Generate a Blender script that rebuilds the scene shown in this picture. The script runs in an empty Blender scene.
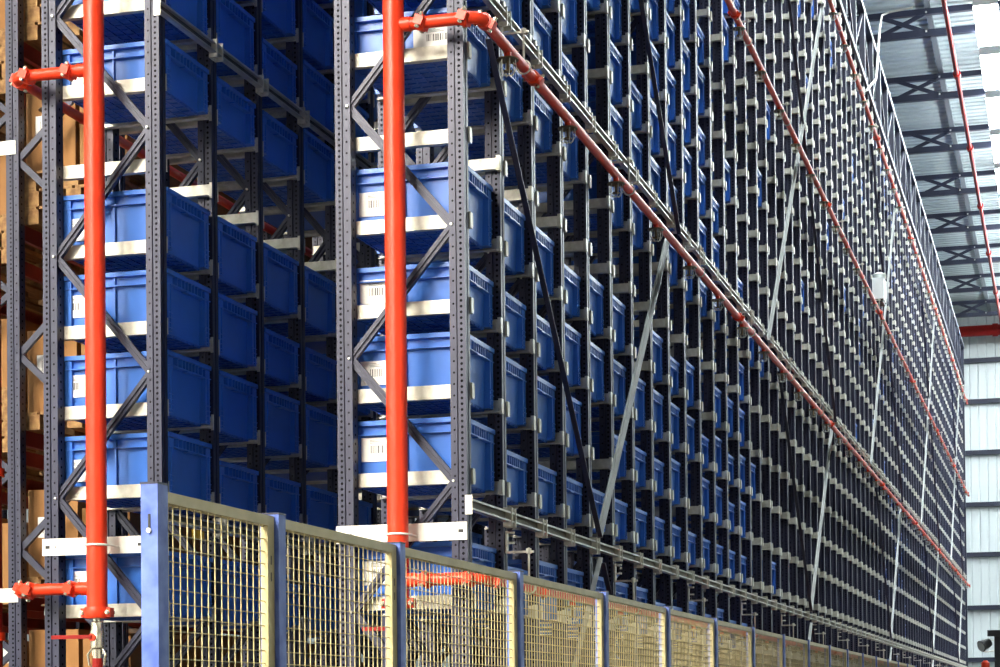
import bpy, math, random
from mathutils import Vector, Matrix
R = random.Random(7)
scene = bpy.context.scene
C = scene.collection

# ------------------------------------------------------------------ camera
CAM_Z = 1.6
F_PX = 1983.8
def set_camera():
    yaw, pit, rol = (math.radians(a) for a in (15.9776, 0.9911, -0.5607))
    fwd = Vector((-math.sin(yaw)*math.cos(pit), math.cos(yaw)*math.cos(pit), math.sin(pit)))
    r = Vector((math.cos(yaw), math.sin(yaw), 0)); u = r.cross(fwd)
    r2 = r*math.cos(rol) + u*math.sin(rol); u2 = -r*math.sin(rol) + u*math.cos(rol)
    cd = bpy.data.cameras.new('camera'); co = bpy.data.objects.new('camera', cd); C.objects.link(co)
    cd.sensor_fit = 'HORIZONTAL'; cd.sensor_width = 36.0; cd.lens = F_PX*36/1000
    cd.shift_y = (672.87-333.5)/1000
    cd.clip_start = 0.1; cd.clip_end = 300
    m = Matrix((r2, u2, -fwd)).transposed().to_4x4(); m.translation = Vector((0, 0, CAM_Z))
    co.matrix_world = m
    scene.camera = co
    return fwd, r2, u2
FWD, RT, UPV = set_camera()
def pix(x, y, z):                      # world point -> photograph pixel (only to choose which repeats are in view)
    v = Vector((x, y, z-CAM_Z)); d = v.dot(FWD)
    if d <= 0: return (-1e4, -1e4, d)
    return (500+F_PX*v.dot(RT)/d, 672.87-F_PX*v.dot(UPV)/d, d)

# ------------------------------------------------------------------ world, exposure
w = bpy.data.worlds.new('world'); scene.world = w; w.use_nodes = True
w.node_tree.nodes['Background'].inputs[0].default_value = (0.86, 0.93, 1.0, 1)
w.node_tree.nodes['Background'].inputs[1].default_value = 0.05
vs = scene.view_settings
vs.view_transform = 'Standard'; vs.look = 'None'; vs.gamma = 1; vs.exposure = 0.6; vs.use_curve_mapping = False
LAMP_EMIT = 58.0
HALL_FILL_EMIT = 215.0  # strength of unseen hall lamps, added to light the rack ends

# ------------------------------------------------------------------ helpers
def lin(c):
    return tuple((v/255/12.92 if v/255 <= .04045 else ((v/255+.055)/1.055)**2.4) for v in c)

def mat(name, rgb, rough=.5, metal=0., noise=.12, scale=8., bump=0., spec=.5, rgb2=None, wave=None, stretch=None):
    m = bpy.data.materials.new(name); m.use_nodes = True
    nt = m.node_tree; b = nt.nodes['Principled BSDF']
    b.inputs['Roughness'].default_value = rough; b.inputs['Metallic'].default_value = metal
    b.inputs['Specular IOR Level'].default_value = spec
    tc = nt.nodes.new('ShaderNodeTexCoord'); nz = nt.nodes.new('ShaderNodeTexNoise')
    nz.inputs['Scale'].default_value = scale; nz.inputs['Detail'].default_value = 4
    src = tc.outputs['Object']
    if stretch:
        mp = nt.nodes.new('ShaderNodeMapping'); mp.inputs['Scale'].default_value = stretch
        nt.links.new(src, mp.inputs[0]); src = mp.outputs[0]
    nt.links.new(src, nz.inputs['Vector'])
    cr = nt.nodes.new('ShaderNodeValToRGB')
    c = lin(rgb); c2 = lin(rgb2) if rgb2 else tuple(v*(1-noise*2) for v in c)
    cr.color_ramp.elements[0].position = .35; cr.color_ramp.elements[1].position = .65
    cr.color_ramp.elements[0].color = (*c2, 1); cr.color_ramp.elements[1].color = (*c, 1)
    nt.links.new(nz.outputs['Fac'], cr.inputs[0]); nt.links.new(cr.outputs[0], b.inputs['Base Color'])
    if bump or wave:
        bn = nt.nodes.new('ShaderNodeBump'); bn.inputs['Strength'].default_value = bump or .5
        if wave:
            wv = nt.nodes.new('ShaderNodeTexWave'); wv.inputs['Scale'].default_value = wave
            wv.inputs['Distortion'].default_value = 2.; nt.links.new(src, wv.inputs['Vector'])
            nt.links.new(wv.outputs['Fac'], bn.inputs['Height']); bn.inputs['Distance'].default_value = .02
        else:
            nt.links.new(nz.outputs['Fac'], bn.inputs['Height']); bn.inputs['Distance'].default_value = .01
        nt.links.new(bn.outputs[0], b.inputs['Normal'])
    return m

def emit_mat(name, col, s):
    m = bpy.data.materials.new(name); m.use_nodes = True
    b = m.node_tree.nodes['Principled BSDF']
    b.inputs['Emission Color'].default_value = (*col, 1); b.inputs['Emission Strength'].default_value = s
    b.inputs['Base Color'].default_value = (.9, .9, .9, 1)
    return m

def steel_perforated(name, rgb, mirror):
    """navy painted post steel with the punched rows of the upright (flat dark holes)"""
    m = mat(name, rgb, .42, .15, .08, 6.)
    nt = m.node_tree; L = nt.links; b = nt.nodes['Principled BSDF']
    old = b.inputs['Base Color'].links[0].from_socket
    tc = nt.nodes.new('ShaderNodeTexCoord'); sp = nt.nodes.new('ShaderNodeSeparateXYZ'); L.new(tc.outputs['Object'], sp.inputs[0])
    ge = nt.nodes.new('ShaderNodeNewGeometry'); sn = nt.nodes.new('ShaderNodeSeparateXYZ'); L.new(tc.outputs['Normal'], sn.inputs[0])
    def M(op, a, b_=None):
        n = nt.nodes.new('ShaderNodeMath'); n.operation = op
        for i, v in enumerate((a, b_)):
            if v is None: continue
            if isinstance(v, (int, float)): n.inputs[i].default_value = v
            else: L.new(v, n.inputs[i])
        return n.outputs[0]
    def row(coord, c, sp_, r):
        fz = M('MULTIPLY', M('SUBTRACT', M('FRACT', M('DIVIDE', sp.outputs['Z'], sp_)), .5), sp_)
        dx = M('SUBTRACT', coord, c)
        return M('LESS_THAN', M('ADD', M('MULTIPLY', dx, dx), M('MULTIPLY', fz, fz)), r*r)
    s = -1 if mirror else 1
    front = M('LESS_THAN', sn.outputs['Y'], -.5)
    side = M('GREATER_THAN', M('ABSOLUTE', sn.outputs['X']), .5)
    f = M('MAXIMUM', row(sp.outputs['X'], -.024*s, .0315, .0078), row(sp.outputs['X'], -.068*s, .063, .0062))
    msk = M('MAXIMUM', M('MULTIPLY', f, front), M('MULTIPLY', row(sp.outputs['Y'], .043, .05, .008), side))
    mx = nt.nodes.new('ShaderNodeMix'); mx.data_type = 'RGBA'
    L.new(msk, mx.inputs[0]); L.new(old, mx.inputs[6]); mx.inputs[7].default_value = (.004, .004, .006, 1)
    L.new(mx.outputs[2], b.inputs['Base Color'])
    L.new(M('MULTIPLY', M('SUBTRACT', 1., msk), .5), b.inputs['Specular IOR Level'])
    L.new(M('MULTIPLY', M('SUBTRACT', 1., msk), .15), b.inputs['Metallic'])
    return m

class MB:
    def __init__(s): s.v = []; s.f = []
    def box(s, x0, x1, y0, y1, z0, z1):
        n = len(s.v)
        s.v += [(x0,y0,z0),(x1,y0,z0),(x1,y1,z0),(x0,y1,z0),(x0,y0,z1),(x1,y0,z1),(x1,y1,z1),(x0,y1,z1)]
        s.f += [tuple(n+i for i in q) for q in ((0,3,2,1),(4,5,6,7),(0,1,5,4),(1,2,6,5),(2,3,7,6),(3,0,4,7))]
        return s
    def prism(s, poly, z0, z1):            # polygon in x,y (counter-clockwise) extruded in z
        n = len(s.v); k = len(poly)
        s.v += [(x, y, z0) for x, y in poly] + [(x, y, z1) for x, y in poly]
        s.f.append(tuple(n+i for i in reversed(range(k)))); s.f.append(tuple(n+k+i for i in range(k)))
        for i in range(k):
            j = (i+1) % k; s.f.append((n+i, n+j, n+k+j, n+k+i))
        return s
    def bar(s, a, b, wd, th, up=(1, 0, 0)):  # rectangular bar from a to b; th along 'up'
        a, b = Vector(a), Vector(b); d = (b-a).normalized(); u = Vector(up); u = (u-d*u.dot(d)).normalized(); sd = d.cross(u)
        n = len(s.v)
        for p in (a, b):
            for i, j in ((-1,-1),(1,-1),(1,1),(-1,1)): s.v.append(tuple(p+sd*(i*wd/2)+u*(j*th/2)))
        s.f += [tuple(n+i for i in q) for q in ((0,1,2,3),(7,6,5,4),(0,4,5,1),(1,5,6,2),(2,6,7,3),(3,7,4,0))]
        return s
    def tube(s, pts, r, seg=12, cap=True):
        pts = [Vector(p) for p in pts]; n0 = len(s.v); rr = r if isinstance(r, (list, tuple)) else [r]*len(pts)
        d0 = (pts[1]-pts[0]).normalized(); u = d0.orthogonal().normalized()
        for i, p in enumerate(pts):
            if i == 0: d = d0
            elif i == len(pts)-1: d = (pts[i]-pts[i-1]).normalized()
            else: d = ((pts[i]-pts[i-1]).normalized()+(pts[i+1]-pts[i]).normalized()).normalized()
            u = (u-d*u.dot(d)).normalized(); sd = d.cross(u)
            for k in range(seg):
                a = 2*math.pi*k/seg; s.v.append(tuple(p+(u*math.cos(a)+sd*math.sin(a))*rr[i]))
        for i in range(len(pts)-1):
            for k in range(seg):
                j = (k+1) % seg; a = n0+i*seg; s.f.append((a+k, a+j, a+seg+j, a+seg+k))
        if cap:
            s.f.append(tuple(n0+k for k in reversed(range(seg)))); e = n0+(len(pts)-1)*seg; s.f.append(tuple(e+k for k in range(seg)))
        return s
    def add(s, o, off=(0, 0, 0)):
        n = len(s.v); ox, oy, oz = off
        s.v += [(x+ox, y+oy, z+oz) for x, y, z in o.v]; s.f += [tuple(i+n for i in q) for q in o.f]
        return s
    def mesh(s, name, m, smooth=False):
        me = bpy.data.meshes.new(name); me.from_pydata(s.v, [], s.f); me.update()
        if m: me.materials.append(m)
        if smooth:
            me.shade_smooth()
            try: me.set_sharp_from_angle(angle=math.radians(40))
            except Exception: pass
        return me
    def build(s, name, m, parent=None, loc=(0, 0, 0), smooth=False, **kw):
        return put(name, s.mesh(name, m, smooth), parent, loc, **kw)

def put(name, me, parent=None, loc=(0, 0, 0), label=None, cat=None, group=None, kind=None, rot=None):
    o = bpy.data.objects.new(name, me); C.objects.link(o); o.location = loc
    if rot: o.rotation_euler = rot
    if parent: o.parent = parent
    tag(o, label, cat, group, kind)
    return o
def tag(o, label=None, cat=None, group=None, kind=None):
    if label: o['label'] = label
    if cat: o['category'] = cat
    if group: o['group'] = group
    if kind: o['kind'] = kind
    return o
def thing(name, label, cat, loc=(0, 0, 0), group=None, rot=None):
    return put(name, None, None, loc, label, cat, group, rot=rot)
ORD = ['zeroth','first','second','third','fourth','fifth','sixth','seventh','eighth','ninth','tenth','eleventh','twelfth','thirteenth','fourteenth','fifteenth','sixteenth','seventeenth','eighteenth','nineteenth']
for _t, _d in (('twentieth', 'twenty'), ('thirtieth', 'thirty'), ('fortieth', 'forty'), ('fiftieth', 'fifty'), ('sixtieth', 'sixty'), ('seventieth', 'seventy')):
    ORD += [_t]+[_d+'-'+ORD[_q] for _q in range(1, 10)]

# ------------------------------------------------------------------ materials
M_up   = steel_perforated('navy_perforated_steel', (42, 43, 66), False)
M_upm  = steel_perforated('navy_perforated_steel_mirrored', (42, 43, 66), True)
M_navy = mat('navy_painted_steel', (42, 43, 64), .42, .15, .06, 6)
M_roofnavy = mat('roof_navy_steel', (27, 31, 52), .5, .1, .08, 3)
M_roofnavy2 = mat('grey_tie_steel', (92, 98, 104), .5, .1, .05, 3)
M_galv = mat('galvanised_steel', (222, 219, 208), .42, .35, .1, 14, rgb2=(192, 187, 172))
M_galv2 = mat('galvanised_rail', (222, 221, 212), .36, .5, .08, 10)
M_webshade = mat('shaded_rail_web', (104, 98, 82), .5, .4, .08, 8)  # same galvanised steel as the lips, shade between them put into the colour
M_brace = mat('grey_brace_steel', (158, 160, 158), .4, .4, .08, 6)
M_plate = mat('white_plate', (236, 234, 226), .45, .05, .04, 10)
M_bin  = mat('blue_bin_plastic', (52, 112, 206), .34, 0, .07, 5)
M_bin2 = mat('blue_bin_base', (42, 96, 190), .38, 0, .1, 9, bump=.6, stretch=(1, 3, 1))
M_lab  = mat('label_paper', (242, 240, 236), .6, 0, .02, 20)
M_ink  = mat('label_ink', (90, 88, 90), .6, 0, .02, 20)
M_red  = mat('orange_red_pipe', (224, 58, 24), .36, 0, .07, 5, spec=.35)
M_reddk = mat('dark_red_paint', (140, 26, 22), .5, 0, .08, 5, spec=.2)
M_chrome = mat('nickel_brass', (214, 206, 186), .25, .85, .06, 20)
M_brass = mat('bronze_sprinkler', (120, 100, 72), .35, .8, .08, 20)
M_fpost = mat('fence_post_blue', (104, 126, 190), .42, .1, .1, 12, rgb2=(58, 82, 160))
M_fbeige = mat('fence_beige', (190, 176, 130), .45, .1, .06, 10, rgb2=(176, 162, 116))
M_wood = mat('pallet_wood', (168, 128, 76), .7, 0, .14, 5, rgb2=(122, 84, 44), stretch=(4, 1, 4))
M_card = mat('cardboard', (150, 104, 54), .75, 0, .06, 4)
M_tape = mat('brown_tape', (150, 98, 44), .35, 0, .05, 4)
M_orbeam = mat('dark_orange_beam', (150, 48, 30), .5, 0, .1, 4)
M_yel = mat('yellow_paint', (226, 176, 40), .45, 0, .06, 4)
M_wall = mat('white_wall_sheet', (208, 215, 215), .5, .1, .03, 1.2)
M_deck = mat('roof_deck_sheet', (168, 178, 180), .5, .2, .04, 1.0)
M_floor = mat('concrete_floor', (74, 72, 70), .35, 0, .1, .8)
M_black = mat('black_plastic', (24, 24, 26), .5, 0, .1, 8)
M_lamp = emit_mat('lamp_diffuser', (.88, .97, 1.0), LAMP_EMIT)
M_fill_lamp = emit_mat('warm_fill_diffuser', (1.0, .93, .80), HALL_FILL_EMIT)
M_white = mat('white_enamel', (232, 234, 232), .4, 0, .03, 5)
M_glassy = mat('lamp_glass', (220, 226, 220), .08, 0, .02, 5, spec=.8)

# ------------------------------------------------------------------ setting
WALL_Y = 76.5; HALL0 = -30.0; XL, XR = -22.0, 22.0
ROOF_Z = CAM_Z+14.62
MB().box(XL, XR, HALL0, WALL_Y+.3, -.2, 0).build('floor', M_floor, kind='structure')
rb = MB(); y = HALL0; prof = []
while y < WALL_Y:
    prof += [(y, 0), (y+.17, 0), (y+.19, .05), (y+.28, .05)]; y += .30
for yy, zz in prof: rb.v += [(XL, yy, ROOF_Z+zz), (XR, yy, ROOF_Z+zz), (XL, yy, ROOF_Z+.12), (XR, yy, ROOF_Z+.12)]
for i in range(len(prof)-1):
    a = 4*i; rb.f += [(a, a+4, a+5, a+1), (a+2, a+3, a+7, a+6)]
rb.build('ceiling', M_deck, kind='structure')

def sheet_wall(name, axis, at, lo, hi, ztop, facing):
    """wall of upright ribbed sheets (each its own piece) with dark horizontal girts"""
    wd = .315; th = .05
    if axis == 'x':
        back = MB().box(lo, hi, at, at+.08*facing, 0, ztop) if facing > 0 else MB().box(lo, hi, at+.08*facing, at, 0, ztop)
    else:
        back = MB().box(at, at+.08, lo, hi, 0, ztop) if facing > 0 else MB().box(at-.08, at, lo, hi, 0, ztop)
    o = back.build(name, M_wall, kind='structure')
    pm = MB(); g = .012
    if axis == 'x': pm.prism([(g, 0), (g+.02, -th*.7), (wd-g-.02, -th*.7), (wd-g, 0)], 0, ztop)
    else: pm.box(-th*.7 if facing > 0 else 0, 0 if facing > 0 else th*.7, g, wd-g, 0, ztop)
    me = pm.mesh('wall_panel', M_wall)
    n = int((hi-lo)/wd)
    for i in range(n):
        put('wall_panel', me, o, (lo+i*wd, at, 0) if axis == 'x' else (at, lo+i*wd, 0))
    return o
wb = sheet_wall('wall_back', 'x', WALL_Y, XL, XR, ROOF_Z, 1)
gm = MB().box(XL, XR, -.24, -.06, -.085, .085).mesh('girt', M_roofnavy)
for h in (12.83, 11.29, 9.37, 7.42, 5.54, 3.55, 1.6, -.3): put('girt', gm, wb, (0, WALL_Y, CAM_Z+h))
sheet_wall('wall_right', 'y', XR, HALL0, WALL_Y, ROOF_Z, 1)
MB().box(XL-.1, XL, HALL0, WALL_Y, 0, ROOF_Z).build('wall_left', M_wall, kind='structure')

# roof trusses, numbered from the back wall
ty = []; y = 42.07
while y > HALL0+1: y -= 4.45
y += 4.45
while y < WALL_Y-1: ty.append(y); y += 4.45
ZC, ZU = CAM_Z+13.9, CAM_Z+14.42
tr_b = MB().box(XL, XR, -.06, .06, 0, .14).mesh('bottom_chord', M_roofnavy)
tr_t = MB().box(XL, XR, -.06, .06, -.06, .06).mesh('top_chord', M_roofnavy)
xm = MB(); xm.bar((-.48, .02, .1), (.48, .02, .5), .085, .05, (0, 1, 0))
xm1 = xm.mesh('web_diagonal', M_roofnavy)
xm = MB(); xm.bar((-.48, -.03, .5), (.48, -.03, .1), .085, .05, (0, 1, 0))
xm2 = xm.mesh('web_diagonal', M_roofnavy)
bolt_m = MB().box(-.018, .018, -.075, .075, -.018, .018).mesh('bolt_plate', M_galv2)
for i, y in enumerate(reversed(ty)):
    t = thing('roof_truss', f'dark navy steel roof truss, {ORD[i+1]} from the white back wall', 'truss', (0, y, ZC), 'roof trusses')
    put('bottom_chord', tr_b, t); put('top_chord', tr_t, t, (0, 0, ZU-ZC))
    for j in range(-5, 5):
        cx = -3.15+j*3.3
        if XL < cx < XR:
            put('web_diagonal', xm1, t, (cx, 0, 0)); put('web_diagonal', xm2, t, (cx, 0, 0)); put('bolt_plate', bolt_m, t, (cx+.5, 0, .1)); put('bolt_plate', bolt_m, t, (cx+.5, 0, .5))
MB().box(-.06, .06, HALL0, WALL_Y, -.04, .12).build('roof_tie', M_roofnavy2, None, (-2.62, 0, ROOF_Z-.09), label='grey thin lengthwise tie beam under the roof sheets', cat='beam')

# linear ceiling lamps
hous = MB().box(-.2, .2, -1.3, 1.3, .10, .16).mesh('housing', M_white)
diff = MB().box(-.23, .23, -1.26, 1.26, 0, .10).mesh('diffuser', M_lamp)
diffw = MB().box(-.23, .23, -1.26, 1.26, 0, .10).mesh('diffuser', M_fill_lamp)
capm = MB().box(-.24, .24, -.03, .03, -.01, .11).mesh('end_cap', M_white)
hang = MB().tube([(0, 0, .1), (0, 0, .8)], .008, 6).mesh('hanger_rod', M_galv2)
LZ = CAM_Z+13.72
rows = [(-1.38, 12, WALL_Y-2, 'main'), (4.4, 38, WALL_Y-2, 'fill2'), (10.2, 38, WALL_Y-2, 'fill3'), (-6.2, HALL0+1, -2, 'mid'), (-10.6, HALL0+1, -2, 'left'), (-15, HALL0+1, -2, 'far')]  # all but the first row added unseen, lighting back wall and racks
seen = 0
for x, y0, y1, nm in rows:
    ys = []; y = 41.2 - 3.1*round((41.2-y0)/3.1)
    while y < y1: ys.append(y); y += 3.1
    for iy, y in enumerate(ys):
        p = pix(x, y, LZ)
        if nm == 'main' and -30 < p[1] < 360:
            seen += 1; lb = f'lit white linear ceiling lamp, {ORD[seen]} down the right edge of the photo'
        else:
            lb = {'main': 'white linear lamp of the aisle row, before those in view', 'fill2': 'cool white linear lamp added as fill, second row right of the aisle', 'fill3': 'cool white linear lamp added as fill, third row right of the aisle', 'mid': 'warm white linear lamp added to light rack ends, before right rack', 'far': 'warm white linear lamp added to light rack ends, near left wall', 'left': 'warm white linear lamp added to light rack ends, before left racks'}[nm]
        if 'photo' not in lb: lb = lb.replace('linear lamp', 'linear lamp, '+ORD[iy+1]+' in line,', 1)
        t = thing('linear_lamp', lb, 'lamp', (x, y, LZ), 'linear ceiling lamps' if nm == 'main' and 'photo' in lb else 'hall lamps '+nm)
        put('housing', hous, t); put('diffuser', diff if nm in ('main', 'fill2', 'fill3') else diffw, t); put('end_cap', capm, t, (0, 1.29, 0)); put('end_cap', capm, t, (0, -1.29, 0))
        put('hanger_rod', hang, t, (0, 1., 0)); put('hanger_rod', hang, t, (0, -1., 0))

# ------------------------------------------------------------------ racks
P = .72; FT = .085; W = .75; LV = .4722; H0 = 1.3123
Y0 = 10.43; NB = 76
X2, X1, X0 = -3.139, -4.97, -6.5            # aisle-side faces of right rack, left rack, back rack
UP_TOP = CAM_Z+10.7
def lev(n): return CAM_Z + (H0+LV*n if n >= 0 else H0-.69+LV*(n+1))
# upright: local x 0 = outer face, inward negative; y 0 = near face
def upoly(s):
    p = [(-.09, 0), (-.052, 0), (-.05, .009), (-.042, .009), (-.04, 0), (0, 0), (0, .034), (-.008, .036), (-.008, .05), (0, .052), (0, FT), (-.03, FT), (-.03, .03), (-.06, .03), (-.06, FT), (-.09, FT)]
    return p if s > 0 else [(-x, y) for x, y in reversed(p)]
UPM = {}
def up_mesh(s, top):
    k = (s, round(top, 2))
    if k not in UPM: UPM[k] = MB().prism(upoly(s), 0, top).mesh('upright', M_up if s > 0 else M_upm)
    return UPM[k]
def angle_mb(side, w=W, tabs=True):                    # side +1: beyond the frame, -1: before it
    m = MB()
    def b(x0, x1, y0, y1, z0, z1):
        if side > 0: m.box(x0, x1, y0, y1, z0, z1)
        else: m.box(x0, x1, -y1, -y0, z0, z1)
    b(-w+.01, -.012, 0, .003, -.076, 0)
    b(-w+.01, -.012, .003, .045, -.076, -.0725)
    if tabs:
        b(-.012, .01, .0, .042, -.082, .004)
        b(-.012, .01, .042, .048, -.07, -.01)
    else: b(-.012, .004, .0, .007, -.085, .01)
    return m
AM2 = {(t, q): angle_mb(q, W, t) for t in (True, False) for q in (1, -1)}
AMESH2 = {q: AM2[q].mesh('support_angle', M_galv) for q in AM2}

def bin_meshes(h):
    A, B = .70, .596; a, b = A/2, B/2
    bd = MB()
    def shell(a0, b0, z0, a1, b1, z1, inv=False):
        n = len(bd.v)
        bd.v += [(-a0,-b0,z0),(a0,-b0,z0),(a0,b0,z0),(-a0,b0,z0),(-a1,-b1,z1),(a1,-b1,z1),(a1,b1,z1),(-a1,b1,z1)]
        for q in ((0,3,2,1),(0,1,5,4),(1,2,6,5),(2,3,7,6),(3,0,4,7)):
            bd.f.append(tuple(n+i for i in (reversed(q) if inv else q)))
    shell(a-.046, b-.036, .012, a-.036, b-.028, h-.004)
    shell(a-.051, b-.041, .02, a-.041, b-.033, h-.004, True)
    for sx in (-1, 1):
        for sy in (-1, 1):
            x0, x1 = sorted((sx*(a-.055), sx*(a-.008))); yc = sy*(b-.042)
            bd.box(x0, x1, yc-.034, yc+.034, .014, h-.03)                         # corner columns
            y0, y1 = sorted((sy*(b-.045), sy*(b-.008))); xc = sx*(a-.045)
            bd.box(xc-.03, xc+.03, y0, y1, .014, h-.03)
            for q in range(4):                                                    # small ribs at the foot of a column
                x0, x1 = sorted((sx*(a-.01), sx*(a-.002)))
                bd.box(x0, x1, yc-.034, yc+.034, .03+q*.03, .034+q*.03)
            x0, x1 = sorted((sx*(a-.01), sx*(a-.002))); bd.box(x0, x1, yc-.002, yc+.002, .02, h-.08)
    for sy in (-1, 1):
        y0, y1 = sorted((sy*(b-.042), sy*(b-.014))); bd.box(-.006, .006, y0, y1, .014, h-.03)
    rm = MB()
    def ring(z0, z1, o, i):
        rm.box(-a+o, a-o, -b+o, -b+i, z0, z1); rm.box(-a+o, a-o, b-i, b-o, z0, z1)
        rm.box(-a+o, -a+i, -b+i, b-i, z0, z1); rm.box(a-i, a-o, -b+i, b-i, z0, z1)
    ring(h-.026, h, 0, .045); ring(h-.082, h-.076, .002, .045)
    hds = []
    for sx in (-1, 1):
        hd = MB(); x0, x1 = sorted((sx*(a-.045), sx*(a-.002)))
        for q in (-.17, -.11, -.066, -.022, .022, .066, .11, .17): hd.box(x0, x1, q-.005, q+.005, h-.08, h-.02)
        hd.box(*sorted((sx*(a-.045), sx*(a-.03))), -.175, .175, h-.08, h-.02)
        hd.box(x0, x1, -.04, .04, h-.088, h-.078)
        hds.append(hd.mesh('handle', M_bin))
    bs = MB(); bs.box(-a+.05, a-.05, -b+.045, b-.045, .006, .013)
    for i in range(10): x = -a+.06+i*(A-.12)/9; bs.box(x-.005, x+.005, -b+.045, b-.045, 0, .008)
    for i in range(7): y = -b+.055+i*(B-.11)/6; bs.box(-a+.05, a-.05, y-.005, y+.005, 0, .008)
    return [('body', bd.mesh('body', M_bin)), ('rim', rm.mesh('rim', M_bin)), ('handle', hds[0]), ('handle', hds[1]), ('base', bs.mesh('base', M_bin2))]
BH = {'t': .368, 's': .285}
BM = {k: bin_meshes(v) for k, v in BH.items()}
def far_bin(h):
    m = MB(); a, b = .35, .298
    m.box(-a+.02, a-.02, -b+.02, b-.02, 0, h-.03); m.box(-a, a, -b, b, h-.03, h)
    m.box(a-.03, a-.008, -b+.01, -b+.07, .01, h-.03); m.box(a-.03, a-.008, b-.07, b-.01, .01, h-.03)
    return m
FB = {k: far_bin(v) for k, v in BH.items()}

def occ(rk, k, n):
    r = random.Random(rk*100003+k*331+n*7+5); v = r.random(); hgt = 't' if r.random() < .68 else 's'
    if n >= 20: return None
    if rk == 2:
        if k == 0: hgt = 's' if n in (2, 5) else 't'
        if n == 4 and k < 14: return None if (k < 9 or v < .7) else hgt
        if n == 0 and 1 <= k < 12: hgt = 's'
        if n == 2 and k in (1, 2): hgt = 's'
        if k < 3 and n < 8: return hgt
        if k < 10: return hgt if v < .92 else None
        if k < 14: return hgt if v < (.85 if n < 4 else .5) else None
        if k < 36: return hgt if v < .05 else None
        return hgt if v < .3 else None
    if n == 4 and k < 5: return None
    if n == 0 and k > 0: hgt = 's'
    if k == 0: hgt = 's' if n == 5 else 't'
    if k < 5: return hgt
    return hgt if v < .6 else None

# candidates for single things: the largest in view
cand = []; BINS = {}
for rk, X in ((2, X2), (1, X1)):
    for k in range(NB):
        for n in range(-1, 20):
            h = occ(rk, k, n)
            if not h: continue
            c = (X-.35+(-.038 if rk == 2 else .008), Y0+k*P+(P-FT)/2, lev(n)-.0722)
            BINS[(rk, k, n)] = (h, c)
            px = pix(X, c[1], c[2]+.18)
            vis = -40 < px[0] < 1010 and -45 < px[1] < 690
            if rk == 1 and k > 3: vis = False
            if vis: cand.append((px[2]*(1 if rk == 2 else .9), (rk, k, n)))
cand.sort(); SINGLE = set(q for _, q in cand[:298])

def bin_label(rk, k, n):
    rack = 'right' if rk == 2 else 'left'
    if n >= 0:
        nth = f'{ORD[n+1]} level above its lower silver rail'
    else: nth = 'level just below its lower silver rail'
    col = 'end column' if k == 0 else f'{ORD[k+1]} column'
    return f'blue bin in {col} of {rack} rack, {nth}'
for (rk, k, n) in sorted(SINGLE):
    h, c = BINS[(rk, k, n)]
    t = thing('storage_bin', bin_label(rk, k, n), 'bin', c, 'blue bins of the right rack' if rk == 2 else 'blue bins of the left rack')
    for nm, me in BM[h]: put(nm, me, t)
    if k == 0:                                # the end column shows its paper labels
        big = (rk == 2)
        lw, lh = (.19, .135) if big else (.15, .13)
        lx = -.27 if big else -.345
        lz = .12 + R.uniform(-.02, .03)
        if h == 's': lz = .085
        if rk == 2 and n == 5: lx, lw, lh, lz = .06, .26, .12, .075
        if n < 0: lz = .14
        yf = -.596/2+.028
        lb = MB().box(lx, lx+lw, yf-.002, yf+.006, lz, lz+lh).build('label', M_lab, t, label='white paper label')
        bc = MB(); x = lx+lw*.3
        while x < lx+lw*.72:
            wd = R.choice((.003, .005, .008)); bc.box(x, x+wd, yf-.003, yf-.002, lz+lh*.34, lz+lh*.66); x += wd+R.choice((.004, .006))
        for q in range(3): bc.box(lx+lw*.28, lx+lw*(.5+.1*q), yf-.003, yf-.002, lz+lh*(.88-.06*q), lz+lh*(.9-.06*q))
        bc.build('barcode', M_ink, lb)
for rk in (2, 1):
    m = MB()
    for q, (h, c) in BINS.items():
        if q[0] == rk and q not in SINGLE: m.add(FB[h], c)
    m.build('storage_bins', M_bin, kind='stuff', label='blue bins in the far columns and upper levels of the '+('right' if rk == 2 else 'left')+' rack', cat='bins')

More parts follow.
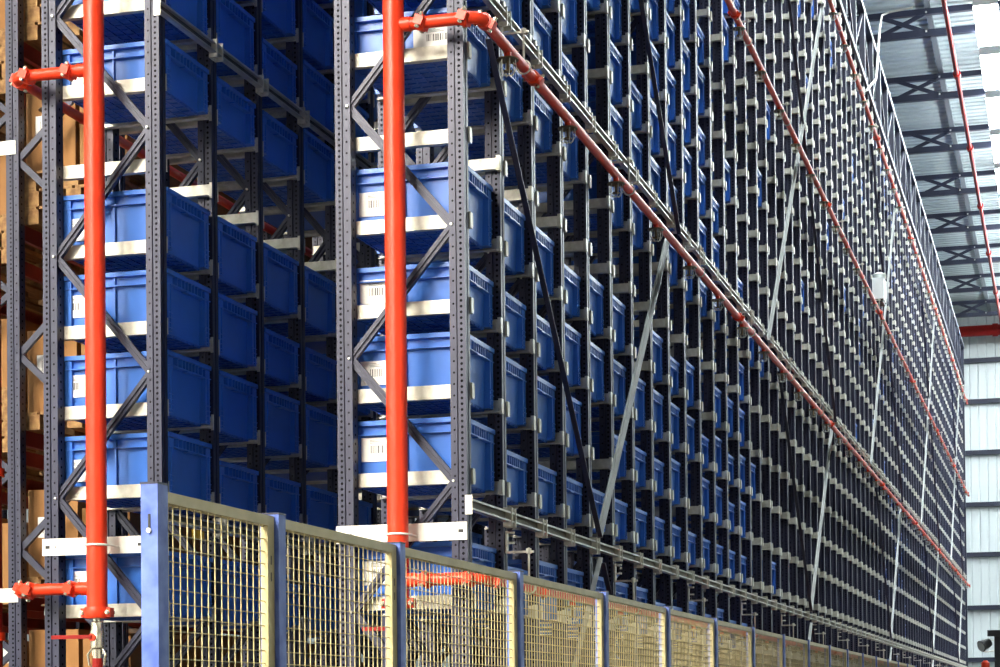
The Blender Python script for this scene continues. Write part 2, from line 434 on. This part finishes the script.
def rack(rk, X, w, y0, nb, top, levels, label, single_bays, angle_max, brace_max):
    root = thing('storage_rack', label, 'rack', (X-w/2, y0, 0))
    off = Vector((X-w/2, y0, 0))
    def L(x, y, z): return (x-off.x, y-off.y, z)
    # uprights
    for k in range(nb+1):
        put('upright', up_mesh(1, top), root, L(X, y0+k*P-FT, 0))
        put('upright', up_mesh(-1, top), root, L(X-w, y0+k*P-FT, 0))
    # support angles
    allang = []; AM = {q: AM2[(rk == 2, q)] for q in (1, -1)}; AMESH = {q: AMESH2[(rk == 2, q)] for q in (1, -1)}
    for k in range(nb+1):
        for n in levels:
            for s in (1, -1):
                if (s < 0 and k == 0) or (s > 0 and k == nb): continue
                yy = y0+k*P if s > 0 else y0+k*P-FT
                px = pix(X, yy, lev(n)); v = -10 < px[0] < 1010 and -10 < px[1] < 690 and (rk == 2 or k <= 4)
                allang.append((px[2] if v else 1e6+px[2], s, (X, yy, lev(n))))
    allang.sort(key=lambda q: q[0]); st = MB()
    for i, (d, s, p) in enumerate(allang):
        if i < angle_max and d < 1e6: put('support_angle', AMESH[s], root, L(*p))
        else: st.add(AM[s], L(*p))
    st.build('support_angles', M_galv, root, kind='stuff')
    # zigzag braces inside every frame
    hn = [-.875+.705*q for q in range(8)]
    while hn[-1] < top-CAM_Z-.8: hn.append(hn[-1]+.705)
    st = MB(); cnt = 0; me = {}
    for s in (0, 1):
        b = MB(); xa, xb = (-.075, -w+.075) if s == 0 else (-w+.075, -.075)
        b.bar((xa, 0, 0), (xb, 0, .705), .046, .03, (0, 1, 0)); b.bar((xa, -.019, 0), (xb, -.019, .705), .008, .012, (0, 1, 0))
        me[s] = (b.mesh('frame_brace', M_navy), b)
    for k in range(nb+1):
        for i in range(len(hn)-1):
            par = (i+1 + (0 if rk == 2 else 1)) % 2    # rack 2: node at even i+? on right
            pos = (X, y0+k*P-.05, CAM_Z+hn[i])
            px = pix(X-w/2, pos[1], pos[2]+.35)
            if k < 7 and -60 < px[1] < 740 and cnt < brace_max:
                put('frame_brace', me[par][0], root, L(*pos)); cnt += 1
            else: st.add(me[par][1], L(*pos))
    st.build('frame_braces', M_navy, root, kind='stuff')
    bm = MB().tube([(0, .004, 0), (0, -.012, 0)], .007, 8).mesh('bolt', M_galv2)
    for k in range(min(nb, 4)):
        for i, hh in enumerate(hn):
            if -.3 < hh < 4.5:
                onr = (i % 2 == (1 if rk == 2 else 0))
                put('bolt', bm, root, L(X-.075 if onr else X-w+.075, y0+k*P-FT, CAM_Z+hh))
    return root, L

LEVELS = list(range(-1, 20))
r2, L2 = rack(2, X2, W, Y0, NB, UP_TOP, LEVELS, 'tall navy storage rack of blue bins running to the back wall, right of the aisle', 13, 298, 120)
r1, L1 = rack(1, X1, W, Y0+.02, NB, UP_TOP, LEVELS, 'navy storage rack of blue bins behind the left orange riser pipe', 4, 120, 90)

# lengthwise silver rails with clamps at each upright
def rail(root, L, X, ztop, nb):
    y0, y1 = Y0-.13, Y0+nb*P+.05; hgt = .062
    x = X+.012; lo = L(0, 0, 0)
    m = MB(); m.box(x+.028, x+.036, y0, y1, ztop-.011, ztop); m.box(x+.028, x+.036, y0, y1, ztop-hgt, ztop-hgt+.011)
    m.box(x, x+.036, y0, y1, ztop-.003, ztop); m.box(x, x+.036, y0, y1, ztop-hgt, ztop-hgt+.003)
    o = m.build('guide_rail', M_galv2, root, (lo[0], lo[1], 0))
    MB().box(x, x+.003, y0, y1, ztop-hgt+.003, ztop-.003).build('rail_web', M_webshade, o)
    cm = MB(); cm.box(.0, .054, -.006, .006, -.088, .024); cm.box(.0, .054, .078, .09, -.088, .024); cm.box(0, .006, -.006, .09, -.088, .024)
    me = cm.mesh('rail_clamp', M_galv)
    for k in range(1, nb+1): put('rail_clamp', me, o, (X, Y0+k*P-FT, ztop))
    me2 = MB().box(.004, .044, -.006, 0, -.085, .02).mesh('rail_end', M_galv)
    put('rail_end', me2, o, (X, y0, ztop))
rail(r2, L2, X2, CAM_Z+1.134, NB); rail(r2, L2, X2, CAM_Z+4.055, NB)
rail(r1, L1, X1, CAM_Z+1.134, 20); rail(r1, L1, X1, CAM_Z+4.055, 20)

MB().box(-.004, .004, 0, .16, -.025, .03).build('tag_plate', M_yel, r1, L1(X1+.056, 10.65, CAM_Z+1.03), label='small yellow tag')
# lengthwise diagonal bracing on the face of the right rack
def fbrace(k0, h0, k1, h1, m, dx, wd=.05):
    b = MB(); a = L2(X2+dx, Y0+k0*P-.04, CAM_Z+h0); c = L2(X2+dx, Y0+k1*P-.04, CAM_Z+h1)
    b.bar(a, c, wd, .006, (1, 0, 0)); 
    d = (Vector(c)-Vector(a)).normalized(); n = d.cross(Vector((1, 0, 0)))
    b.bar(tuple(Vector(a)+n*wd/2+Vector((.016, 0, 0))), tuple(Vector(c)+n*wd/2+Vector((.016, 0, 0))), .005, .034, (1, 0, 0))
    b.build('face_brace', m, r2)
for j in range(5):
    o = 16.1*j
    def fb(k0, h0, k1, h1, m, dx):
        if k0 > NB or k1 > NB: return
        if k0 < .2: h0 += (h1-h0)*(.2-k0)/(k1-k0); k0 = .2
        fbrace(k0, h0, k1, h1, m, dx, .044)
    fb(o+.3, 3.75, o+3.95, 1.17, M_navy, .06); fb(o+3.9, 1.17, o+7.45, 3.78, M_brace, .06)
    fb(o+3.95, 1.0, o+.6, -1.4, M_brace, .06); fb(o+4.05, 1.0, o+7.4, -1.4, M_navy, .06)
    fb(o+.5, 9.5, o+8.2, 3.95, M_navy, .055); fb(o-.9, 3.95, o+6.8, 9.5, M_brace, .064)
# lattice girder along the rack top
g0, g1 = CAM_Z+10.45, CAM_Z+11.6
gx = X2-.02
for z, nm in ((g0, 'girder_chord'), (g1, 'girder_chord')):
    MB().box(-.05, .05, Y0-.1, Y0+NB*P+1.2, -.05, .05).build(nm, M_roofnavy, r2, L2(gx, 0, z))
gv = MB().box(-.045, .045, -.045, .045, 0, 1.15).mesh('girder_post', M_roofnavy)
gd = MB().bar((0, 0, .05), (0, P*2, 1.1), .05, .04, (1, 0, 0)).mesh('girder_diagonal', M_roofnavy)
gd2 = MB().bar((0, P*2, .05), (0, 0, 1.1), .05, .04, (1, 0, 0)).mesh('girder_diagonal', M_roofnavy)
gt = MB().box(-1.9, 0, -.04, .04, -.05, .05).mesh('girder_tie', M_roofnavy)
for k in range(0, NB, 2):
    put('girder_post', gv, r2, L2(gx, Y0+k*P-.04, g0)); put('girder_diagonal', gd if (k//2) % 2 else gd2, r2, L2(gx, Y0+k*P-.04, g0))
    if k % 4 == 0: put('girder_tie', gt, r2, L2(gx, Y0+k*P-.04, g1))
# lattice column closing the far end
xe = Y0+NB*P
MB().box(-.07, .07, -.07, .07, 0, CAM_Z+11.6).build('end_column', M_roofnavy, r2, L2(X2-.05, xe+1.05, 0))
zz = .3; s = 0
em = [MB().bar((0, 0, 0), (0, 1.0, .62), .06, .05, (1, 0, 0)).mesh('column_lacing', M_roofnavy), MB().bar((0, 1.0, 0), (0, 0, .62), .06, .05, (1, 0, 0)).mesh('column_lacing', M_roofnavy)]
while zz < CAM_Z+10.8:
    put('column_lacing', em[s], r2, L2(X2-.05, xe, zz)); zz += .62; s = 1-s

# white mounting plates across the rack ends
def plate(root, L, xa, xb, y, z, hh=.098):
    m = MB().box(xa, xb, y-.006, y, z-hh/2, z+hh/2)
    o = m.build('mounting_plate', M_plate, root); o.location = L(0, 0, 0)
    b = MB()
    for x in (xa+.035, xb-.035):
        b.box(x-.014, x+.014, y-.008, y-.005, z-.009, z+.009); b.box(x+.05, x+.056, y-.008, y-.005, z-.006, z+.006)
    b.build('slot', M_black, o)
PY = Y0-FT-.002
plate(r2, L2, X2-W-.01, X2+.0, PY, CAM_Z+.965)
plate(r1, L1, X1-W-.01, X1-.1, PY+.02, CAM_Z+.955)

# ------------------------------------------------------------------ sprinkler pipes
RP = .0585; RY = 10.215; rs = .034
def coupling_mesh(r, axis='y'):
    m = MB(); k = r*1.28
    m.tube([(0, -.032, 0), (0, -.024, 0), (0, .024, 0), (0, .032, 0)], [k*.94, k, k, k*.94], 16)
    for s in (-1, 1):
        m.box(s*k-.018*1, s*k+.018, -.026, .026, -.024, .024)
    return m
def cbolt_mesh(r, s):
    m = MB(); k = r*1.28+.004
    m.tube([(s*k, 0, -.042), (s*k, 0, .048)], .008, 8); m.tube([(s*k, 0, .026), (s*k, 0, .04)], .014, 6); m.tube([(s*k, 0, -.04), (s*k, 0, -.026)], .014, 6)
    return m.mesh('coupling_bolt', M_chrome)
CBM = {r: [cbolt_mesh(r, q) for q in (-1, 1)] for r in (rs, RP)}
def couple(me, r, parent, loc, rot):
    o = put('coupling', me, parent, loc, rot=rot)
    for b in CBM[r]: put('coupling_bolt', b, o)
    return o
CPL = coupling_mesh(rs).mesh('coupling', M_red, True); CPLB = coupling_mesh(RP).mesh('coupling', M_red, True)
AX = {'y': (0, .5, 0), 'x': (.4, 0, math.pi/2), 'z': (math.pi/2, 0, 0)}
def arc(c, a, b, r, n=6):                  # quarter turn from c+a*r to c+b*r ... control at corner c
    c, a, b = Vector(c), Vector(a), Vector(b); o = c+a*r+b*r; out = []
    for i in range(n+1):
        t = math.pi/2*i/n; out.append(tuple(o-b*r*math.cos(t)-a*r*math.sin(t)))
    return out
def riser(xc, xe, sgn, hb, ht, hv, lever_dx, label):
    t = thing('riser_pipe', label, 'pipe', (xc, RY, CAM_Z+hv-.3))
    off = CAM_Z+hv-.3
    def T(p): return (p[0]-xc, p[1]-RY, p[2]-off)
    MB().tube([T((xc, RY, CAM_Z+hv)), T((xc, RY, CAM_Z+10.5))], RP, 20).build('pipe_body', M_red, t, smooth=True)
    couple(CPLB, RP, t, T((xc, RY, CAM_Z+hv)), AX['z'])
    tops = [hb, ht]
    for hh in tops:
        z = CAM_Z+hh
        MB().tube([T((xc, RY, z)), T((xc+sgn*.1, RY, z))], rs*1.15, 14).build('tee_stub', M_red, t, smooth=True)
        pts = [(xc+sgn*.1, RY, z)] + arc((xe, RY, z), (-sgn, 0, 0), (0, 1, 0), .07) 
        MB().tube([T(p) for p in pts], rs, 14).build('branch_pipe', M_red, t, smooth=True)
        couple(CPL, rs, t, T((xc+sgn*.16, RY, z)), AX['x']); couple(CPL, rs, t, T((xe-sgn*.09, RY, z)), AX['x'])
        couple(CPL, rs, t, T((xe, RY+.09, z)), AX['y'])
    # drain valve
    z = CAM_Z+hv
    v = MB().tube([T((xc, RY, z-.02)), T((xc, RY, z-.05)), T((xc, RY, z-.055)), T((xc, RY, z-.1)), T((xc, RY, z-.11)), T((xc, RY, z-.2)), T((xc, RY, z-.21)), T((xc, RY, z-.26))], [.026, .026, .036, .036, .042, .038, .028, .028], 14).build('drain_valve', M_chrome, t, smooth=True)
    MB().tube([T((xc-.01, RY-.05, z-.14)), T((xc-.01, RY-.02, z-.14))], .022, 12).build('lever_hub', M_red, v, smooth=True)
    l = MB(); a = T((xc-.01, RY-.056, z-.138)); e = T((xc+lever_dx, RY-.056, z-.138)); l.bar(a, e, .022, .008, (0, 1, 0)); l.build('lever', M_reddk, v)
    m = MB()
    for s in (-1, 1): m.tube([T((xc+s*.03, RY, z-.2)), T((xc+s*.055, RY-.01, z-.24)), T((xc+s*.045, RY-.01, z-.3))], .007, 8)
    m.build('cam_arm', M_chrome, v, smooth=True)
    MB().tube([T((xc, RY, z-.26)), T((xc, RY, z-.32))], .03, 12).build('outlet_cap', M_reddk, v)
    # U-bolt at mounting plate
    u = MB(); zz = CAM_Z+.945
    pts = [(xc-RP-.01, PY, zz)]+[(xc-(RP+.006)*math.cos(q*math.pi/8), RY-(RP+.006)*math.sin(q*math.pi/8), zz) for q in range(9)]+[(xc+RP+.01, PY, zz)]
    u.tube([T(p) for p in pts], .006, 8); u.build('u_bolt', M_plate, t, smooth=True)
    return t
XP = -3.0; XPL = X1-W-.1
riser(-3.495, XP, 1, .695, 3.73, .57, -.19, 'orange riser pipe with drain valve standing before the end of the right rack')
riser(-5.305, XPL, -1, .70, 3.67, .56, -.26, 'orange riser pipe with drain valve standing before the end of the left rack')

# sprinkler head mesh, hangers
def head_meshes():
    m = MB(); m.tube([(0, 0, -.02), (0, 0, -.06)], .02, 10); stub = m.mesh('head_stub', M_red, True)
    m = MB(); m.tube([(0, 0, -.058), (0, 0, -.062), (0, 0, -.07)], [.03, .062, .064], 16); m.tube([(0, 0, -.07), (0, 0, -.13)], .008, 8); m.tube([(0, 0, -.128), (0, 0, -.134)], .026, 10)
    sh = m.mesh('shield', M_brass, True)
    m = MB()
    for i in range(3):
        a = i*math.pi/3; c, s = math.cos(a), math.sin(a)
        m.tube([(c*.045, s*.045, -.07), (c*.05, s*.05, -.12), (c*.03, s*.03, -.155), (-c*.03, -s*.03, -.155), (-c*.05, -s*.05, -.12), (-c*.045, -s*.045, -.07)], .003, 5)
    cg = m.mesh('cage', M_galv2)
    return stub, sh, cg
HS, HSH, HC = head_meshes()
def hanger_mesh(dx):
    m = MB(); m.box(-dx, -dx+.008, -.02, .02, .2, .33)
    m.tube([(-dx, 0, .32), (-dx+.05, 0, .32)], .007, 6); m.tube([(-dx, 0, .26), (-dx+.05, 0, .26)], .007, 6)
    m.box(-dx, .03, -.009, .009, .2, .213)
    m.tube([(0, 0, .23), (0, 0, .04)], .007, 6); m.tube([(0, 0, .225), (0, 0, .195)], .018, 6)
    ring = [(math.sin(q*math.pi/8)*(rs+.005), 0, math.cos(q*math.pi/8)*(rs+.005)) for q in range(17)]
    m.tube(ring, .006, 6, False)
    return m.mesh('hanger', M_galv)
HG = hanger_mesh(XP-X2-.004)
LONG = [(.695, 'lowest red sprinkler pipe along the right rack, behind the mesh fence', False), (3.73, 'red sprinkler pipe along the right rack nearest the camera, below the upper silver rail', True), (6.66, 'red sprinkler pipe running along the right rack halfway up, second above the fence', True), (9.626, 'topmost red sprinkler pipe along the right rack, under the roof girder', True)]
for hh, lb, hd in LONG:
    z = CAM_Z+hh; ya = RY+.07 if hh < 5 else RY-.2; yb = Y0+NB*P+.3
    t = thing('sprinkler_pipe', lb, 'pipe', (XP, ya, z), 'sprinkler pipes of the right rack')
    MB().tube([(0, 0, 0), (0, yb-ya, 0)], rs*.9, 14).build('pipe_body', M_red, t, smooth=True)
    for q in range(8):
        yy = 11.32+7.6*q
        if yy < yb: couple(CPL, rs, t, (0, yy-ya, 0), AX['y'])
    yy = 10.76
    while yy < yb-.5:
        o = put('sprinkler_head', HS, t, (0, yy-ya, 0)); put('shield', HSH, o); put('cage', HC, o); yy += 1.40
    for k in range(1, NB, 4): put('hanger', HG, t, (0, Y0+k*P-.04-ya, 0))
for hh, lb in ((.70, 'short red sprinkler pipe behind the left rack, low'), (3.67, 'short red sprinkler pipe behind the left rack, high')):
    t = thing('sprinkler_pipe', lb, 'pipe', (XPL, RY+.07, CAM_Z+hh))
    MB().tube([(0, 0, 0), (0, 14, 0)], rs*.9, 14).build('pipe_body', M_red, t, smooth=True)
    for q in range(4):
        o = put('sprinkler_head', HS, t, (0, .35+q*2.2, 0)); put('shield', HSH, o); put('cage', HC, o)
# pipes under the roof
t = thing('roof_pipe', 'thin dark red pipe running lengthwise under the roof trusses', 'pipe', (-2.15, HALL0, CAM_Z+13.74))
MB().tube([(0, 0, 0), (0, WALL_Y-1-HALL0, 0)], .05, 12).build('pipe_body', M_reddk, t, smooth=True)
cm = MB().tube([(0, -.1, 0), (0, .1, 0)], .085, 12).mesh('coupling', M_reddk, True)
for q in range(8): put('coupling', cm, t, (0, 50.3-6*(q-3)-HALL0, 0))
t = thing('main_pipe', 'thick red water main crossing below the roof at the back wall', 'pipe', (0, WALL_Y-1.4, CAM_Z+13.72))
MB().tube([(XL+1, 0, 0), (XR-.5, 0, 0)], .2, 16).build('pipe_body', M_reddk, t, smooth=True)
cm = MB().tube([(-.1, 0, 0), (.1, 0, 0)], .24, 16).mesh('coupling', M_reddk, True)
for q in range(5): put('coupling', cm, t, (-14+q*5.8, 0, 0))

# ------------------------------------------------------------------ mesh fence
FX = -2.056; FTOP = CAM_Z+.523
fy = [4.29, 5.025, 6.045]+[7.49+1.5*i for i in range(15)]
fence = thing('mesh_fence', 'beige wire mesh safety fence with blue posts in front of the right rack', 'fence', (FX, fy[0], 0))
pm0 = MB().box(-.044, 0, -.025, .03, 0, FTOP+.012).mesh('post', M_fpost)
pm = MB().box(-.05, .004, -.025, .025, 0, FTOP+.006).mesh('post', M_fpost)
capf0 = MB().box(-.045, .001, -.026, .031, 0, .005).mesh('post_cap', M_navy)
capf = MB().box(-.051, .005, -.026, .026, 0, .005).mesh('post_cap', M_navy)
slot = MB().box(-.025, -.019, -.0265, -.024, -.02, .016).mesh('slot', M_black)
bol = MB().tube([(-.022, -.024, 0), (-.022, -.031, 0)], .006, 8).mesh('bolt', M_galv)
for i, y in enumerate(fy):
    o = put('post', pm0 if i == 0 else pm, fence, (0, y-fy[0], 0))
    put('post_cap', capf0 if i == 0 else capf, o, (0, 0, FTOP+(.012 if i == 0 else .006)))
    if i == 0: put('slot', slot, o, (0, 0, FTOP-.075)); put('bolt', bol, o, (0, 0, FTOP-.098))
PCACHE = {}
def panel(y0, y1):
    k = round(y1-y0, 3)
    if k not in PCACHE:
        l = y1-y0; f = MB(); xo = -.009; zt, zb = FTOP-CAM_Z*0, .12
        f.box(xo-.02, xo, 0, l, zt-.027, zt); f.box(xo-.02, xo, 0, l, zb, zb+.03)
        f.box(xo-.02, xo, 0, .02, zb+.03, zt-.027); f.box(xo-.02, xo, l-.045, l, zb+.03, zt-.027)
        wv = MB(); n = max(2, round((l-.065)/.0415)); r = .0013; xc = xo-.008
        for i in range(1, n): y = .02+(l-.065)*i/n; wv.box(xc-r, xc+r, y-r, y+r, zb+.02, zt-.02)
        z = zb+.03+.033
        while z < zt-.03: wv.box(xc-3*r, xc-r, .01, l-.03, z-r, z+r); z += .0335
        PCACHE[k] = (f.mesh('panel_frame', M_fbeige), wv.mesh('wire_mesh', M_fbeige))
    return PCACHE[k]
slm = MB().box(-.0095, -.0085, -.003, .003, -.012, .012).mesh('slot', M_black)
for i in range(len(fy)-1):
    a, b = panel(fy[i]+.032, fy[i+1]-.026)
    o = put('panel_frame', a, fence, (0, fy[i]+.032-fy[0], 0)); put('wire_mesh', b, o, kind='stuff')
    if i < 4:
        l = fy[i+1]-fy[i]-.058
        for z in (.12, .165): put('slot', slm, o, (0, l-.022, FTOP-z))

# ------------------------------------------------------------------ pallet rack behind the left rack
dbx = MB().box(-.06, .06, -.6, .6, 0, .02).mesh('deck_board', M_wood)
blk = MB().box(-.06, .06, -.07, .07, 0, .09).mesh('block', M_wood)
skx = MB().box(-.06, .06, -.6, .6, 0, .02).mesh('skid_board', M_wood)
def pallet(x, y, z, label):
    t = thing('wooden_pallet', label, 'pallet', (x, y, z), 'pallets in the far left racks')
    for q in (-.34, 0, .34):
        put('skid_board', skx, t, (q, 0, 0))
        for s in (-.53, 0, .53): put('block', blk, t, (q, s, .02))
    for q in range(6): put('deck_board', dbx, t, (-.36+q*.144, 0, .11))
def carton(x, y, z, sx, sy, sz, label, lab=False):
    t = thing('carton', label, 'carton', (x, y, z), 'cartons in the far left racks')
    MB().box(-sx/2, sx/2, -sy/2, sy/2, 0, sz).build('box_body', M_card, t)
    b = MB(); b.box(-.03, .03, -sy/2-.002, sy/2+.002, sz, sz+.002); b.box(-.03, .03, -sy/2-.002, -sy/2, sz*.7, sz); b.build('tape', M_tape, t)
    if lab:
        o = MB().box(-sx*.3, -sx*.3+.2, -sy/2-.004, -sy/2, sz*.45, sz*.45+.15).build('label', M_lab, t)
        b = MB()
        for q in range(8): b.box(-sx*.3+.04+q*.014, -sx*.3+.046+q*.014, -sy/2-.005, -sy/2-.004, sz*.45+.03, sz*.45+.11)
        b.build('barcode', M_ink, o)
RB = 2.7; SH = [-.9, -.1, .85, 2.05, 3.55, 4.9, 6.2]
SHN = ['lowest', 'second lowest', 'third', 'fourth', 'fifth', 'sixth', 'topmost']
bmx = MB().box(-.02, .02, 0, RB-FT, -.11, 0).mesh('beam', M_orbeam)
def pallet_rack(x, w, y0, nb, label, word, seed):
    r = thing('pallet_rack', label, 'rack', (x-w/2, y0, 0)); rr = random.Random(seed)
    def L0(a, b, c): return (a-(x-w/2), b-y0, c)
    for k in range(nb+1):
        put('upright', up_mesh(1, UP_TOP), r, L0(x, y0+k*RB-FT, 0)); put('upright', up_mesh(-1, UP_TOP), r, L0(x-w, y0+k*RB-FT, 0))
        hn = 1.17-.705*3; i = 0
        while hn < 8:
            xa, xb = (x-.07, x-w+.07) if i % 2 == 0 else (x-w+.07, x-.07)
            MB().bar(L0(xa, y0+k*RB-.05, CAM_Z+hn), L0(xb, y0+k*RB-.05, CAM_Z+hn+.705), .046, .03, (0, 1, 0)).build('frame_brace', M_navy, r); hn += .705; i += 1
    pc = x-w/2
    for i, h in enumerate(SH):
        for k in range(nb):
            for xx in (x-.03, x-w+.03): put('beam', bmx, r, L0(xx, y0+k*RB, CAM_Z+h))
            for s in range(2):
                y = y0+k*RB+.66+s*1.28; where = ['nearest', 'second', 'third', 'farthest'][k*2+s]
                pallet(pc, y, CAM_Z+h, f'wooden pallet, {where} on the {SHN[i]} shelf of the {word}')
                z = CAM_Z+h+.13; top = (SH[i+1] if i+1 < len(SH) else h+1.2)-h-.13-.16
                if (i in (1, 4, 5) and s == 0) or rr.random() < .12:
                    n = 2 if i in (4, 1) else 3
                    for j in range(n): pallet(pc+rr.uniform(-.02, .02), y, z+j*.13, f'empty wooden pallet, {ORD[j+1]} of the {where} stack on {SHN[i]} shelf of {word}')
                    z += n*.13; top -= n*.13
                if top > .3:
                    hs = min(top, .75)*rr.uniform(.75, .95)
                    carton(pc-.21, y-.02, z, .40, 1.04, hs, f'brown carton, left of the {where} pair on {SHN[i]} shelf of {word}', lab=rr.random() < .7)
                    carton(pc+.21, y, z, .38, 1.06, hs*rr.uniform(.7, .9), f'brown carton, right of the {where} pair on {SHN[i]} shelf of {word}', lab=rr.random() < .4)
    return r, L0
r0x, r0w, r0y = -6.43, .895, 12.85
r0, L0 = pallet_rack(r0x, r0w, r0y, 2, 'navy pallet rack of pallets and cartons just behind the left bin rack', 'first pallet rack', 3)
pallet_rack(-7.85, 1.0, 13.9, 2, 'navy pallet rack of pallets and cartons at the left edge, second behind the bin rack', 'second pallet rack', 11)
pallet_rack(-9.5, 1.0, 15.4, 1, 'navy pallet rack of pallets and cartons deepest behind the bin rack, left edge', 'third pallet rack', 5)
m = MB().box(-.3, .07, -.006, 0, -.05, .05).mesh('mounting_plate', M_plate)
for hh in (4.08, .84): put('mounting_plate', m, r0, L0(r0x-r0w, r0y-FT-.002, CAM_Z+hh))
t = thing('riser_pipe', 'dark red riser pipe at the left edge of the photo', 'pipe', (-7.53, 12.9, 0))
MB().tube([(0, 0, 0), (0, 0, CAM_Z+3.3)], .06, 16).build('pipe_body', M_reddk, t, smooth=True)
cmm = MB().tube([(0, 0, -.03), (0, 0, .03)], .08, 16).mesh('coupling', M_red, True)
put('coupling', cmm, t, (0, 0, CAM_Z+.55)); put('coupling', cmm, t, (0, 0, CAM_Z+1.75))

# ------------------------------------------------------------------ small things
t = thing('alarm_box', 'white electrical box with lamp on the face of the right rack, high up', 'box', (-3.02, 34.4, CAM_Z+6.9))
MB().box(-.1, .1, -.22, .22, 0, .36).build('enclosure', M_white, t)
MB().tube([(0, .05, .36), (0, .05, .4), (0, .05, .46), (0, .05, .5)], [.06, .1, .12, .05], 14).build('lamp', M_glassy, t, smooth=True)
MB().box(-.08, .08, -.2, .2, -.06, 0).build('gland_strip', M_black, t)
MB().tube([(-.03, -.1, -.06), (-.04, -.1, -.12), (-.06, -.04, -.16)], .02, 8).build('cable', M_galv2, t, smooth=True)
o = MB(); o.tube([(-2.77, 39.9, CAM_Z+13.8), (-3.25, 39.9, CAM_Z+13.75), (-3.3, 39.0, CAM_Z+13.4), (-3.02, 35.2, CAM_Z+11.9), (-3.02, 34.3, CAM_Z+10.7), (-3.0, 32.3, CAM_Z+9.9)], .02, 8)
o.build('conduit', M_galv2, smooth=True, label='thin grey cable conduit bending down from roof truss to rack top', cat='conduit')
t = thing('floodlight_mast', 'black mast with a tilted floodlight at the lower right corner', 'floodlight', (-1.12, 34, 0))
MB().box(-.05, .05, -.05, .05, 0, CAM_Z+1.1).build('mast', M_black, t)
MB().box(-.16, .16, -.1, .1, CAM_Z+1.1, CAM_Z+1.2).build('top_box', M_black, t)
o = MB().tube([(-.13, -.02, CAM_Z+1.0), (-.26, -.12, CAM_Z+.93)], [.07, .1], 14).build('lamp_head', M_black, t, smooth=True)
MB().tube([(-.262, -.122, CAM_Z+.929), (-.268, -.127, CAM_Z+.926)], .085, 14).build('lens', M_glassy, o)
MB().tube([(-.05, 0, CAM_Z+1.03), (-.18, -.02, CAM_Z+1.05), (-.22, -.05, CAM_Z+1.04)], .012, 8).build('bracket', M_galv2, t)
MB().tube([(-.05, 0, CAM_Z+.86), (-.2, -.05, CAM_Z+.84), (-.24, -.1, CAM_Z+.86)], .012, 8).build('bracket', M_galv2, t)
MB().tube([(-.2, 0, CAM_Z+.5), (-.2, 0, CAM_Z+.66), (-.2, 0, CAM_Z+.70)], [.07, .07, .03], 12).build('beacon', M_red, t, smooth=True)
MB().box(-.2, 0, -.02, .02, CAM_Z+.46, CAM_Z+.5).build('beacon_arm', M_black, t)
